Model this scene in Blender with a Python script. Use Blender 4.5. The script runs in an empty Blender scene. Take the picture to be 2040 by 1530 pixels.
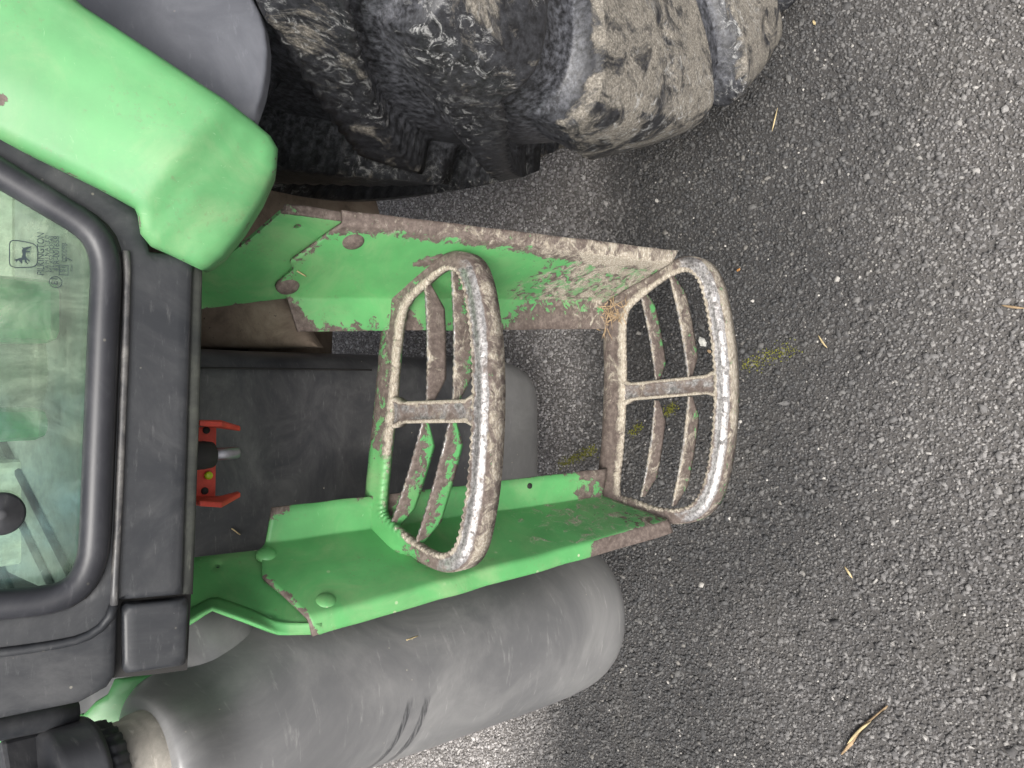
import bpy, bmesh, math, random
import numpy as np
from mathutils import Vector, Matrix, noise
from mathutils.geometry import delaunay_2d_cdt
V = Vector
R = math.radians
random.seed(7)
rng = np.random.default_rng(11)
scene = bpy.context.scene
col = scene.collection

# ------------------------------------------------------------------ camera
CAM_H, PITCH, FPX = 1.5, 50.0, 1532.0          # eye height, degrees below the horizon, focal length in photo pixels
FW = V((0, math.cos(R(PITCH)), -math.sin(R(PITCH))))
DN = V((0, -math.sin(R(PITCH)), -math.cos(R(PITCH))))
RT = V((1, 0, 0))
C0 = V((0, 0, CAM_H))
cd = bpy.data.cameras.new('camera')
cd.sensor_width = 36.0
cd.lens = FPX / 2040.0 * 36.0
cd.clip_start, cd.clip_end = 0.02, 500.0
cam = bpy.data.objects.new('camera', cd)
cam.matrix_world = Matrix(((DN.x, RT.x, -FW.x, C0.x), (DN.y, RT.y, -FW.y, C0.y), (DN.z, RT.z, -FW.z, C0.z), (0, 0, 0, 1)))
col.objects.link(cam)
scene.camera = cam

# ------------------------------------------------------------------ light: bright overcast
SUN_EL, SUN_AZ = 56.0, 203.0                    # azimuth clockwise from +Y
w = bpy.data.worlds.new('World'); scene.world = w; w.use_nodes = True
nt = w.node_tree; nt.nodes.clear()
sky = nt.nodes.new('ShaderNodeTexSky'); sky.sky_type = 'NISHITA'; sky.sun_disc = False
sky.sun_elevation = R(SUN_EL); sky.sun_rotation = R(SUN_AZ)
sky.air_density = 1.0; sky.dust_density = 6.0; sky.ozone_density = 1.0
hs = nt.nodes.new('ShaderNodeHueSaturation'); hs.inputs['Saturation'].default_value = 0.35
bg = nt.nodes.new('ShaderNodeBackground'); bg.inputs['Strength'].default_value = 0.085
wo = nt.nodes.new('ShaderNodeOutputWorld')
nt.links.new(sky.outputs[0], hs.inputs['Color']); nt.links.new(hs.outputs[0], bg.inputs['Color']); nt.links.new(bg.outputs[0], wo.inputs[0])
sd = bpy.data.lights.new('sun', 'SUN'); sd.energy = 1.5; sd.angle = R(28); sd.color = (1.0, 0.97, 0.92)
sun = bpy.data.objects.new('sun', sd); col.objects.link(sun)
az, el = R(SUN_AZ), R(SUN_EL)
sdir = V((math.sin(az) * math.cos(el), math.cos(az) * math.cos(el), math.sin(el)))
sun.rotation_euler = sdir.to_track_quat('Z', 'Y').to_euler(); sun.location = (0, -3, 5)
scene.view_settings.view_transform = 'Standard'; scene.view_settings.look = 'None'
scene.view_settings.exposure = 1.25; scene.view_settings.gamma = 1.0
scene.render.resolution_x, scene.render.resolution_y = 1024, 768

# ------------------------------------------------------------------ measuring helpers: a sight line met with a real plane
def ray(x, y): return FW + RT * ((765 - y) / FPX) + DN * ((x - 1020) / FPX)
def onY(x, y, Y): d = ray(x, y); return C0 + d * (Y / d.y)
def onZ(x, y, Z): d = ray(x, y); return C0 + d * ((Z - CAM_H) / d.z)
def onP(x, y, o, n): d = ray(x, y); return C0 + d * ((o - C0).dot(n) / d.dot(n))
def slope(y0, k, z0=0.45):                      # the plane Y = y0 + k (z - z0)
    return V((0, y0, z0)), V((0, 1, -k)).normalized()
BACK, FRONT = slope(0.675, 0.3), slope(0.559, 0.3)

# ------------------------------------------------------------------ mesh helpers
def obj(name, me, mat, parent=None):
    o = bpy.data.objects.new(name, me); col.objects.link(o)
    if mat: me.materials.append(mat)
    if parent: o.parent = parent
    return o
def mesh(name, vs, fs, mat, parent=None, smooth=True, attrs=None):
    me = bpy.data.meshes.new(name)
    me.from_pydata([tuple(v) for v in vs], [], fs); me.validate(); me.update()
    if smooth: me.polygons.foreach_set('use_smooth', [True] * len(me.polygons))
    if attrs:
        for k, a in attrs.items():
            at = me.attributes.new(k, 'FLOAT', 'POINT'); at.data.foreach_set('value', [float(q) for q in a])
    return obj(name, me, mat, parent)
def fix_normals(o):
    bm = bmesh.new(); bm.from_mesh(o.data); bmesh.ops.recalc_face_normals(bm, faces=bm.faces); bm.to_mesh(o.data); bm.free()
def solidify(o, t, off=-1.0):
    m = o.modifiers.new('thickness', 'SOLIDIFY'); m.thickness = t; m.offset = off; return o
def bevel(o, wd=0.003, seg=2):
    m = o.modifiers.new('edge', 'BEVEL'); m.width = wd; m.segments = seg; m.limit_method = 'ANGLE'; m.angle_limit = R(35)
    return o
def tag(o, label, cat, group=None, kind=None):
    if label: o['label'] = label
    if cat: o['category'] = cat
    if group: o['group'] = group
    if kind: o['kind'] = kind
    return o
def catmull(pts, n, closed=False):
    out = []; m = len(pts)
    for i in range(m if closed else m - 1):
        g = (lambda k: pts[k % m]) if closed else (lambda k: pts[min(max(k, 0), m - 1)])
        p0, p1, p2, p3 = g(i - 1), g(i), g(i + 1), g(i + 2)
        for j in range(n):
            t = j / n
            out.append(0.5 * ((2 * p1) + (p2 - p0) * t + (2 * p0 - 5 * p1 + 4 * p2 - p3) * t * t + (3 * p1 - p0 - 3 * p2 + p3) * t ** 3))
    if not closed: out.append(pts[-1].copy())
    return out
def resample(pts, step, closed=False):
    P = list(pts) + ([pts[0]] if closed else [])
    acc = [0.0]
    for a, b in zip(P, P[1:]): acc.append(acc[-1] + (b - a).length)
    n = max(2, int(acc[-1] / step)); out = []; k = 0
    for i in range(n + (0 if closed else 1)):
        d = acc[-1] * i / n
        while k < len(P) - 2 and acc[k + 1] < d: k += 1
        t = (d - acc[k]) / max(1e-9, acc[k + 1] - acc[k]); out.append(P[k].lerp(P[k + 1], t))
    return out
def tube(name, pts, r, mat, parent=None, seg=10, closed=False, flat=1.0, upv=V((0, 0, 1))):
    vs, fs = [], []; n = len(pts)
    for i, p in enumerate(pts):
        a = pts[(i - 1) % n] if closed or i > 0 else p
        b = pts[(i + 1) % n] if closed or i < n - 1 else p
        t = (b - a).normalized(); sx = t.cross(upv)
        if sx.length < 1e-4: sx = t.cross(V((0, 1, 0)))
        sx.normalize(); sy = sx.cross(t).normalized()
        rr = r(i / (n - 1)) if callable(r) else r
        for k in range(seg):
            q = 2 * math.pi * k / seg; vs.append(p + sx * rr * math.cos(q) + sy * rr * flat * math.sin(q))
    for i in range(n if closed else n - 1):
        for k in range(seg):
            a, b = i * seg + k, i * seg + (k + 1) % seg; c2, d2 = ((i + 1) % n) * seg + (k + 1) % seg, ((i + 1) % n) * seg + k
            fs.append((a, b, c2, d2))
    if not closed: fs.append(tuple(range(seg))[::-1]); fs.append(tuple((n - 1) * seg + k for k in range(seg)))
    o = mesh(name, vs, fs, mat, parent); fix_normals(o); return o
def lathe(name, o, ax, prof, mat, parent=None, seg=32, mod=None):
    ax = ax.normalized(); e1 = ax.cross(V((0.3, 1, 0.1))).normalized(); e2 = ax.cross(e1)
    vs, fs = [], []
    for j, (h, r) in enumerate(prof):
        for k in range(seg):
            q = 2 * math.pi * k / seg; rr = r * (mod(q, j) if mod else 1)
            vs.append(o + ax * h + e1 * rr * math.cos(q) + e2 * rr * math.sin(q))
    for j in range(len(prof) - 1):
        for k in range(seg):
            fs.append((j * seg + k, j * seg + (k + 1) % seg, (j + 1) * seg + (k + 1) % seg, (j + 1) * seg + k))
    fs.append(tuple(range(seg))); fs.append(tuple((len(prof) - 1) * seg + k for k in range(seg))[::-1])
    ob = mesh(name, vs, fs, mat, parent); fix_normals(ob); return ob
def box(name, c, ex, ey, ez, mat, parent=None, bv=0.003):
    vs = [c + ex * a + ey * b + ez * d for a in (-1, 1) for b in (-1, 1) for d in (-1, 1)]
    fs = [(0, 1, 3, 2), (4, 6, 7, 5), (0, 4, 5, 1), (2, 3, 7, 6), (0, 2, 6, 4), (1, 5, 7, 3)]
    o = mesh(name, vs, fs, mat, parent, smooth=False); fix_normals(o)
    if bv: bevel(o, bv, 2)
    return o
def inpoly(p, poly):
    c = False; n = len(poly); j = n - 1
    for i in range(n):
        a, b = poly[i], poly[j]
        if (a.y > p.y) != (b.y > p.y) and p.x < (b.x - a.x) * (p.y - a.y) / (b.y - a.y) + a.x: c = not c
        j = i
    return c
def segdist(p, a, b):
    d = b - a; t = max(0, min(1, (p - a).dot(d) / max(1e-12, d.length_squared))); return (a + d * t - p).length
def smooth01(x): x = max(0.0, min(1.0, x)); return x * x * (3 - 2 * x)
def roundedge(d, r):
    if d >= r: return 0.0
    return -r * (1 - math.sqrt(max(0.0, 1 - ((r - d) / r) ** 2)))
def panel(name, outline, holes, plane, mat, parent, spacing=0.01, r=0.01, depth=0.02, hfn=None, afn=None, rnd=0.0):
    """a thick plate: outline (3-D points on the plane), triangulated, edges rounded over r, sides going back by depth"""
    o, n = plane; n = n.normalized()
    if n.dot(C0 - o) < 0: n = -n
    ex = V((1, 0, 0)) - n * n.x; ex.normalize(); ey = n.cross(ex)
    to2 = lambda p: V(((p - o).dot(ex), (p - o).dot(ey)))
    def subdiv(L):
        out = []
        for a, b in zip(L, L[1:] + L[:1]):
            k = max(1, round((b - a).length / spacing)); out += [a.lerp(b, i / k) for i in range(k)]
        return out
    loops = [[to2(p) for p in subdiv(L)] for L in [outline] + holes]
    pts, edges = [], []
    for L in loops:
        b = len(pts); pts += L; edges += [(b + i, b + (i + 1) % len(L)) for i in range(len(L))]
    nb = len(pts)
    raw = [[to2(p) for p in L] for L in [outline] + holes]
    segs = [(L[i], L[(i + 1) % len(L)]) for L in raw for i in range(len(L))]
    x0 = min(p.x for p in loops[0]); x1 = max(p.x for p in loops[0]); y0 = min(p.y for p in loops[0]); y1 = max(p.y for p in loops[0])
    def inside(p): return inpoly(p, loops[0]) and not any(inpoly(p, h) for h in loops[1:])
    rings = [q * r for q in (0.12, 0.4, 1.0)] if r > 0.0025 else []
    for L in loops:
        for i, p in enumerate(L):
            t = L[(i + 1) % len(L)] - L[i - 1]
            if t.length < 1e-6: continue
            nn = V((-t.y, t.x)).normalized()
            if not inside(p + nn * 1e-4): nn = -nn
            for q in rings:
                c2 = p + nn * q
                if inside(c2) and min(segdist(c2, a, b) for a, b in segs) > q * 0.93: pts.append(c2)
    clear = max(spacing * 0.35, (rings[-1] if rings else 0) + spacing * 0.4)
    yy = y0; row = 0
    while yy < y1:
        xx = x0 + (spacing / 2 if row % 2 else 0)
        while xx < x1:
            p = V((xx, yy))
            if inside(p) and min(segdist(p, a, b) for a, b in segs) > clear: pts.append(p)
            xx += spacing
        yy += spacing * 0.866; row += 1
    res = delaunay_2d_cdt(pts, edges, [], 0, 1e-7)
    P2, tris = res[0], res[2]
    orig = res[3]
    vs, at = [], {}
    ds = [min(segdist(p, a, b) for a, b in segs) for p in P2]
    for p, d in zip(P2, ds):
        h = roundedge(d, r) + (hfn(p, d) if hfn else 0)
        vs.append(o + ex * p.x + ey * p.y + n * h)
        if afn:
            for k, q in afn(vs[-1], d).items(): at.setdefault(k, []).append(q)
    fs = []
    for t in tris:
        c2 = sum((P2[i] for i in t), V((0, 0))) / len(t)
        if inside(c2): fs.append(tuple(t))
    from collections import Counter
    ec = Counter()
    for f in fs:
        for a, b in zip(f, f[1:] + f[:1]): ec[(min(a, b), max(a, b))] += 1
    m = {}
    for (a, b), c2 in ec.items():
        if c2 == 1:
            for q in (a, b):
                if q not in m:
                    m[q] = len(vs); vs.append(vs[q] - n * depth)
                    for k in at: at[k].append(at[k][q])
            fs.append((a, b, m[b], m[a]))
    ob = mesh(name, vs, fs, mat, parent, True, at); fix_normals(ob); ob.data.set_sharp_from_angle(angle=R(50))
    # fix_normals keeps point attributes
    return ob
def extr(name, pts, t, n, mat, parent, bv=0.0015):
    """a flat plate cut to an outline, thickness t along n"""
    k = len(pts); vs = [p for p in pts] + [p + n * t for p in pts]
    fs = [tuple(range(k)), tuple(range(2 * k - 1, k - 1, -1))] + [(i, (i + 1) % k, k + (i + 1) % k, k + i) for i in range(k)]
    o = mesh(name, vs, fs, mat, parent, smooth=False); fix_normals(o)
    if bv: bevel(o, bv, 2)
    return o

# ------------------------------------------------------------------ materials
class NT:
    def __init__(s, name):
        s.m = bpy.data.materials.new(name); s.m.use_nodes = True; s.t = s.m.node_tree; s.t.nodes.clear()
        s.out = s.t.nodes.new('ShaderNodeOutputMaterial'); s.b = s.t.nodes.new('ShaderNodeBsdfPrincipled')
        s.t.links.new(s.b.outputs[0], s.out.inputs[0]); s.pos = s.t.nodes.new('ShaderNodeNewGeometry').outputs['Position']
    def put(s, sock, v):
        if isinstance(v, bpy.types.NodeSocket): s.t.links.new(v, sock)
        elif v is not None: sock.default_value = v
    def noise(s, sc, det=6, rough=0.6, vec=None, dist=0.0, dim=None):
        n = s.t.nodes.new('ShaderNodeTexNoise'); n.inputs['Scale'].default_value = sc; n.inputs['Detail'].default_value = det
        n.inputs['Roughness'].default_value = rough; n.inputs['Distortion'].default_value = dist
        s.put(n.inputs['Vector'], vec or s.pos); return n.outputs['Fac']
    def voro(s, sc, feat='F1', vec=None, out='Distance'):
        n = s.t.nodes.new('ShaderNodeTexVoronoi'); n.feature = feat; n.inputs['Scale'].default_value = sc; s.put(n.inputs['Vector'], vec or s.pos)
        return n.outputs[out]
    def mapv(s, scale=(1, 1, 1), rot=(0, 0, 0), loc=(0, 0, 0)):
        n = s.t.nodes.new('ShaderNodeMapping'); n.inputs['Scale'].default_value = scale; n.inputs['Rotation'].default_value = rot; n.inputs['Location'].default_value = loc
        s.put(n.inputs['Vector'], s.pos); return n.outputs[0]
    def math(s, op, a, b=None, c=None, clamp=False):
        n = s.t.nodes.new('ShaderNodeMath'); n.operation = op; n.use_clamp = clamp
        for i, v in enumerate((a, b, c)):
            if v is not None: s.put(n.inputs[i], v)
        return n.outputs[0]
    def rng(s, v, a, b, c=0.0, d=1.0):
        n = s.t.nodes.new('ShaderNodeMapRange'); n.interpolation_type = 'SMOOTHSTEP'
        for k, q in (('Value', v), ('From Min', a), ('From Max', b), ('To Min', c), ('To Max', d)): s.put(n.inputs[k], q)
        return n.outputs[0]
    def attr(s, name):
        n = s.t.nodes.new('ShaderNodeAttribute'); n.attribute_name = name; return n.outputs['Fac']
    def mix(s, f, a, b):
        n = s.t.nodes.new('ShaderNodeMix'); n.data_type = 'RGBA'
        cv = lambda q: q if isinstance(q, bpy.types.NodeSocket) else (*q, 1.0)
        s.put(n.inputs['Factor'], f); s.put(n.inputs['A'], cv(a)); s.put(n.inputs['B'], cv(b)); return n.outputs['Result']
    def mixf(s, f, a, b):
        n = s.t.nodes.new('ShaderNodeMix'); n.data_type = 'FLOAT'
        s.put(n.inputs['Factor'], f); s.put(n.inputs['A'], a); s.put(n.inputs['B'], b); return n.outputs['Result']
    def ramp(s, v, stops):
        n = s.t.nodes.new('ShaderNodeValToRGB'); e = n.color_ramp.elements
        while len(e) < len(stops): e.new(0.5)
        for q, (p, c) in zip(e, stops): q.position = p; q.color = (*c, 1.0)
        s.put(n.inputs[0], v); return n.outputs[0]
    def sep(s):
        n = s.t.nodes.new('ShaderNodeSeparateXYZ'); s.put(n.inputs[0], s.pos); return n.outputs
    def bump(s, h, strength=0.3, dist=0.002, prev=None):
        n = s.t.nodes.new('ShaderNodeBump'); n.inputs['Strength'].default_value = strength; n.inputs['Distance'].default_value = dist
        s.put(n.inputs['Height'], h)
        if prev: s.put(n.inputs['Normal'], prev)
        return n.outputs[0]
    def set(s, **k):
        for a, v in k.items():
            sk = s.b.inputs[a.replace('_', ' ')]
            if isinstance(v, tuple) and len(v) == 3 and sk.type == 'RGBA': v = (*v, 1.0)
            s.put(sk, v)
        return s.m

def worn_paint(name, green=(0.092, 0.325, 0.108), gloss=0.38, dusty=0.42):
    n = NT(name)
    wear, mud, pol = n.attr('wear'), n.attr('mud'), n.attr('polish')
    big = n.noise(14, 5, 0.6); chipn = n.noise(75, 9, 0.68, dist=0.6); fine = n.noise(420, 4, 0.7)
    g = n.mix(n.rng(big, 0.3, 0.75), tuple(q * 0.86 for q in green), tuple(min(1, q * 1.12) for q in green))
    film = n.math('MULTIPLY', n.rng(n.noise(9, 7, 0.7, dist=1.0), 0.42, 0.8), dusty)
    g = n.mix(film, g, (0.34, 0.38, 0.22))
    scr = n.noise(60, 4, 0.65, n.mapv((1, 11, 3), (0.3, 0.9, 0.4)), 1.6); scr2 = n.noise(50, 4, 0.65, n.mapv((9, 2, 1), (0.8, 0.5, 1.1)), 1.8)
    sm = n.math('MAXIMUM', n.rng(scr, 0.66, 0.74), n.rng(scr2, 0.67, 0.75))
    g = n.mix(n.math('MULTIPLY', sm, 0.34), g, (0.35, 0.55, 0.33))
    spl = n.rng(n.voro(38, 'F1'), 0.10, 0.07); spl = n.math('MULTIPLY', spl, n.rng(n.noise(7, 2, 0.5, n.mapv(loc=(3, 5, 1))), 0.48, 0.62))
    g = n.mix(n.math('MULTIPLY', spl, 0.7), g, (0.5, 0.5, 0.36))
    grime = n.math('MULTIPLY', n.rng(n.noise(230, 5, 0.75), 0.54, 0.68), n.rng(n.noise(17, 6, 0.7, n.mapv(loc=(6, 2, 8))), 0.44, 0.66))
    g = n.mix(n.math('MULTIPLY', grime, dusty * 1.3), g, (0.14, 0.125, 0.075))
    ch = n.math('ADD', wear, n.math('MULTIPLY_ADD', chipn, 1.5, -0.75))
    ch = n.math('ADD', ch, n.math('MULTIPLY_ADD', fine, 0.25, -0.125))
    chip = n.rng(ch, 0.49, 0.53)
    rust = n.ramp(n.noise(130, 7, 0.7), [(0.3, (0.060, 0.044, 0.037)), (0.52, (0.125, 0.097, 0.084)), (0.75, (0.23, 0.19, 0.165))])
    c = n.mix(chip, g, rust)
    mn = n.noise(48, 9, 0.75, dist=0.8)
    ms = n.math('ADD', mud, n.math('MULTIPLY_ADD', mn, 1.8, -0.9)); mud_f = n.rng(ms, 0.38, 0.66)
    fib = n.noise(160, 4, 0.7, n.mapv((1, 5, 2), (0.2, 0.4, 0.9)))
    mudc = n.ramp(fib, [(0.25, (0.14, 0.115, 0.09)), (0.5, (0.36, 0.315, 0.25)), (0.72, (0.66, 0.61, 0.53))])
    c = n.mix(mud_f, c, mudc)
    ps = n.math('ADD', pol, n.math('MULTIPLY_ADD', n.noise(40, 8, 0.7, dist=0.5), 1.3, -0.65)); pf = n.rng(ps, 0.45, 0.70)
    c = n.mix(pf, c, n.mix(n.rng(n.noise(240, 6, 0.7), 0.35, 0.7), (0.20, 0.19, 0.185), (0.58, 0.56, 0.55)))
    rough = n.mixf(chip, n.math('MULTIPLY_ADD', big, 0.25, gloss - 0.1), 0.78); rough = n.mixf(mud_f, rough, 0.95); rough = n.mixf(pf, rough, 0.42)
    h = n.math('MULTIPLY_ADD', chip, -0.5, n.math('MULTIPLY', n.math('MULTIPLY', mud_f, fib), 2.2))
    h = n.math('ADD', h, n.math('MULTIPLY', n.math('MULTIPLY', chip, fine), 0.5))
    b = n.bump(h, 0.55, 0.0016)
    return n.set(Base_Color=c, Roughness=rough, Metallic=n.math('MULTIPLY', pf, 0.75), Normal=b)

def plastic(name, base=(0.018, 0.019, 0.022), dust=(0.2, 0.2, 0.2), amt=0.35, rough=0.45, bits=0.5, haze=0.0, scale=1.0, low=0.0, scuff=None):
    n = NT(name)
    a = n.noise(11 * scale, 8, 0.7, dist=0.7); st = n.noise(42 * scale, 6, 0.7, n.mapv((1, 1, 5), (0.3, 0.2, 0.5)))
    f = n.math('MULTIPLY', n.rng(a, 0.35, 0.8), amt); f2 = n.math('MULTIPLY', n.rng(st, 0.56, 0.8), amt * 1.1)
    tot = n.math('ADD', n.math('ADD', f, f2), haze)
    if low: tot = n.math('ADD', tot, n.math('MULTIPLY', n.rng(n.math('ADD', n.sep()[2], n.math('MULTIPLY', a, 0.12)), 0.62, 0.42), low))
    c = n.mix(n.math('MINIMUM', tot, 1.0), base, dust)
    if scuff:
        xyz = n.sep(); st2 = n.noise(70, 5, 0.7, n.mapv((0.5, 0.5, 9)))
        for (sx, sz, hx, hz, tilt) in scuff:
            zz = n.math('MULTIPLY_ADD', n.math('SUBTRACT', xyz[0], sx), tilt, xyz[2])
            mk = n.math('MULTIPLY', n.rng(n.math('ABSOLUTE', n.math('SUBTRACT', zz, sz)), hz, hz * 0.6), n.rng(n.math('ABSOLUTE', n.math('SUBTRACT', xyz[0], sx)), hx, hx * 0.7))
            c = n.mix(n.math('MULTIPLY', mk, n.rng(st2, 0.40, 0.55, 0.1, 0.85)), c, (0.03, 0.031, 0.035))
    s1 = n.noise(95, 4, 0.65, n.mapv((1, 8, 4), (0.5, 0.4, 0.9)), 1.6); s2 = n.noise(80, 4, 0.65, n.mapv((7, 1, 3), (0.6, 0.7, 0.3)), 1.8)
    sc = n.math('MAXIMUM', n.rng(s1, 0.69, 0.76), n.rng(s2, 0.70, 0.77))
    c = n.mix(n.math('MULTIPLY', sc, 0.36 * bits), c, (0.38, 0.37, 0.34))
    sp = n.math('MULTIPLY', n.rng(n.voro(55, 'F1'), 0.075, 0.05), n.rng(n.noise(13, 2, 0.5, n.mapv(loc=(1, 2, 3))), 0.5, 0.62))
    c = n.mix(n.math('MULTIPLY', sp, bits), c, (0.5, 0.46, 0.36))
    gr = n.noise(900, 2, 0.5)
    return n.set(Base_Color=c, Roughness=n.math('MULTIPLY_ADD', a, 0.25, rough - 0.08), Normal=n.bump(n.math('MULTIPLY_ADD', gr, 0.5, sc), 0.12, 0.0006))

M = {}
M['paint'] = worn_paint('worn_green_paint')
M['fender'] = worn_paint('faded_green_plastic', (0.098, 0.30, 0.115), 0.50, 0.36)
M['dark_green'] = worn_paint('dark_green_paint', (0.04, 0.27, 0.07), 0.45, 0.4)  # deeper green coat for the rim and the lower bracket
M['black'] = plastic('black_cab_plastic', (0.016, 0.018, 0.022), (0.13, 0.13, 0.13), 0.42, 0.42, 0.55)
M['seal'] = plastic('door_seal_rubber', (0.02, 0.021, 0.026), (0.15, 0.15, 0.16), 0.25, 0.38, 0.15)
M['tank'] = plastic('grey_tank_plastic', (0.115, 0.117, 0.122), (0.36, 0.355, 0.345), 0.55, 0.30, 0.6, 0.10, 0.5, 0.30, [(-0.43, 0.885, 0.055, 0.006, 0.3), (-0.43, 0.855, 0.05, 0.007, 0.3)])
M['tank2'] = plastic('inner_tank_plastic', (0.046, 0.048, 0.054), (0.33, 0.325, 0.315), 0.32, 0.34, 1.0, 0.03, 1.0, 0.5)
M['flap'] = plastic('fender_flap_rubber', (0.07, 0.074, 0.088), (0.16, 0.165, 0.185), 0.55, 0.5, 0.3, 0.1)
M['cap'] = plastic('cap_plastic', (0.025, 0.026, 0.03), (0.15, 0.15, 0.15), 0.4, 0.4, 0.3)

def dirt_mat():
    n = NT('dusty_brown_steel')
    a = n.noise(16, 8, 0.7, dist=0.6); f = n.noise(190, 5, 0.7)
    c = n.ramp(a, [(0.25, (0.14, 0.105, 0.08)), (0.5, (0.29, 0.225, 0.17)), (0.8, (0.46, 0.38, 0.29))])
    c = n.mix(n.rng(f, 0.62, 0.72), c, (0.04, 0.03, 0.025))
    return n.set(Base_Color=c, Roughness=0.92, Normal=n.bump(f, 0.5, 0.0012))
M['dirt'] = dirt_mat()
def simple(name, c, rough=0.5, metal=0.0, var=0.2):
    n = NT(name); a = n.noise(60, 6, 0.7)
    cc = n.mix(n.rng(a, 0.3, 0.75), tuple(q * (1 - var) for q in c), tuple(min(1, q * (1 + var)) for q in c))
    return n.set(Base_Color=cc, Roughness=n.math('MULTIPLY_ADD', a, 0.2, rough - 0.1), Metallic=metal, Normal=n.bump(n.noise(500, 3), 0.15, 0.0005))
M['red'] = simple('red_oxide_paint', (0.50, 0.055, 0.035), 0.5)
M['steel'] = simple('bolt_steel', (0.30, 0.30, 0.32), 0.4, 0.7)
M['trim'] = plastic('worn_sill_trim', (0.05, 0.05, 0.053), (0.34, 0.325, 0.30), 0.75, 0.4, 0.8, 0.0, 2.0)
M['dark'] = simple('grimy_dark_steel', (0.02, 0.019, 0.018), 0.8)
M['yellow'] = simple('yellow_green_plug', (0.42, 0.55, 0.02), 0.4)
M['print'] = simple('glass_print_ink', (0.015, 0.03, 0.035), 0.6)
M['stone'] = simple('pale_stone', (0.55, 0.54, 0.50), 0.8)
M['grit'] = simple('white_grit', (0.42, 0.40, 0.37), 0.8, 0, 0.35)
M['straw'] = simple('dry_straw', (0.50, 0.40, 0.22), 0.8, 0, 0.3)
M['wood'] = simple('split_wood', (0.34, 0.24, 0.14), 0.85, 0, 0.35)
M['leaf'] = simple('orange_leaf', (0.42, 0.20, 0.06), 0.75, 0, 0.3)
M['moss'] = simple('yellow_green_moss', (0.17, 0.17, 0.02), 0.95, 0, 0.4)
M['cream'] = simple('pale_cab_lining', (0.42, 0.46, 0.36), 0.8, 0, 0.3)
M['cab_green'] = simple('cab_green_paint', (0.05, 0.34, 0.12), 0.5)
M['mat'] = simple('cab_floor_mat', (0.16, 0.18, 0.155), 0.85, 0, 0.3)

def glass_mat():
    n = NT('dusty_green_glass'); t = n.t
    d = n.math('ADD', n.math('MULTIPLY', n.noise(22, 8, 0.72, n.mapv((1.2, 1, 0.7)), 1.2), 0.75), n.math('MULTIPLY', n.noise(6, 4, 0.6), 0.35))
    streak = n.noise(30, 4, 0.6, n.mapv((0.5, 1, 4.5), (0, 0, 0)))
    f = n.math('ADD', n.rng(d, 0.38, 0.78, 0.14, 0.58), n.rng(streak, 0.5, 0.8, 0.0, 0.16), clamp=True)
    dc = n.ramp(n.noise(8, 5, 0.6, n.mapv(loc=(4, 1, 2))), [(0.32, (0.17, 0.31, 0.30)), (0.5, (0.28, 0.38, 0.28)), (0.7, (0.42, 0.52, 0.36))])
    diff = t.nodes.new('ShaderNodeBsdfDiffuse'); t.links.new(dc, diff.inputs[0])
    tr = t.nodes.new('ShaderNodeBsdfTransparent'); tr.inputs[0].default_value = (0.66, 0.86, 0.76, 1)
    gl = t.nodes.new('ShaderNodeBsdfGlossy'); gl.inputs['Roughness'].default_value = 0.06
    fr = t.nodes.new('ShaderNodeFresnel'); fr.inputs[0].default_value = 1.5
    m1 = t.nodes.new('ShaderNodeMixShader'); t.links.new(f, m1.inputs[0]); t.links.new(tr.outputs[0], m1.inputs[1]); t.links.new(diff.outputs[0], m1.inputs[2])
    m2 = t.nodes.new('ShaderNodeMixShader'); t.links.new(fr.outputs[0], m2.inputs[0]); t.links.new(m1.outputs[0], m2.inputs[1]); t.links.new(gl.outputs[0], m2.inputs[2])
    t.links.new(m2.outputs[0], n.out.inputs[0]); t.nodes.remove(n.b); return n.m
M['glass'] = glass_mat()

def tyre_mat():
    n = NT('muddy_tyre_rubber')
    lug = n.attr('lug'); cake = n.attr('cake')
    a = n.noise(14, 9, 0.72, dist=0.8); b = n.noise(70, 8, 0.72, dist=0.8); f = n.noise(330, 5, 0.75)
    base = n.mix(n.rng(b, 0.35, 0.75), (0.008, 0.008, 0.009), (0.026, 0.027, 0.031))
    dustv = n.math('MULTIPLY', n.rng(n.noise(110, 8, 0.72), 0.36, 0.74), n.math('SUBTRACT', 0.62, n.math('MULTIPLY', lug, 0.47)))
    c = n.mix(dustv, base, (0.23, 0.237, 0.265))
    ms = n.math('ADD', cake, n.math('MULTIPLY_ADD', a, 1.6, -0.8)); mf = n.rng(ms, 0.40, 0.60)
    mf = n.math('MULTIPLY', mf, n.rng(b, 0.30, 0.52, 0.35, 1.0))
    mc = n.ramp(f, [(0.28, (0.075, 0.068, 0.058)), (0.5, (0.20, 0.18, 0.15)), (0.72, (0.42, 0.39, 0.34))])
    c = n.mix(mf, c, mc)
    wt = n.math('MULTIPLY', n.rng(n.noise(45, 9, 0.8, dist=1.5), 0.53, 0.63), n.rng(n.noise(5, 3, 0.5, n.mapv(loc=(2, 7, 3))), 0.45, 0.6)); wt = n.math('MULTIPLY', wt, lug)
    c = n.mix(n.math('MULTIPLY', wt, 0.75), c, (0.46, 0.46, 0.45))
    h = n.math('ADD', n.math('MULTIPLY', mf, n.math('MULTIPLY_ADD', f, 1.0, 0.6)), n.math('MULTIPLY', b, 0.35))
    return n.set(Base_Color=c, Roughness=n.mixf(mf, n.math('MULTIPLY_ADD', b, 0.4, 0.22), 0.92), Normal=n.bump(h, 0.5, 0.004))
M['tyre'] = tyre_mat()

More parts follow.
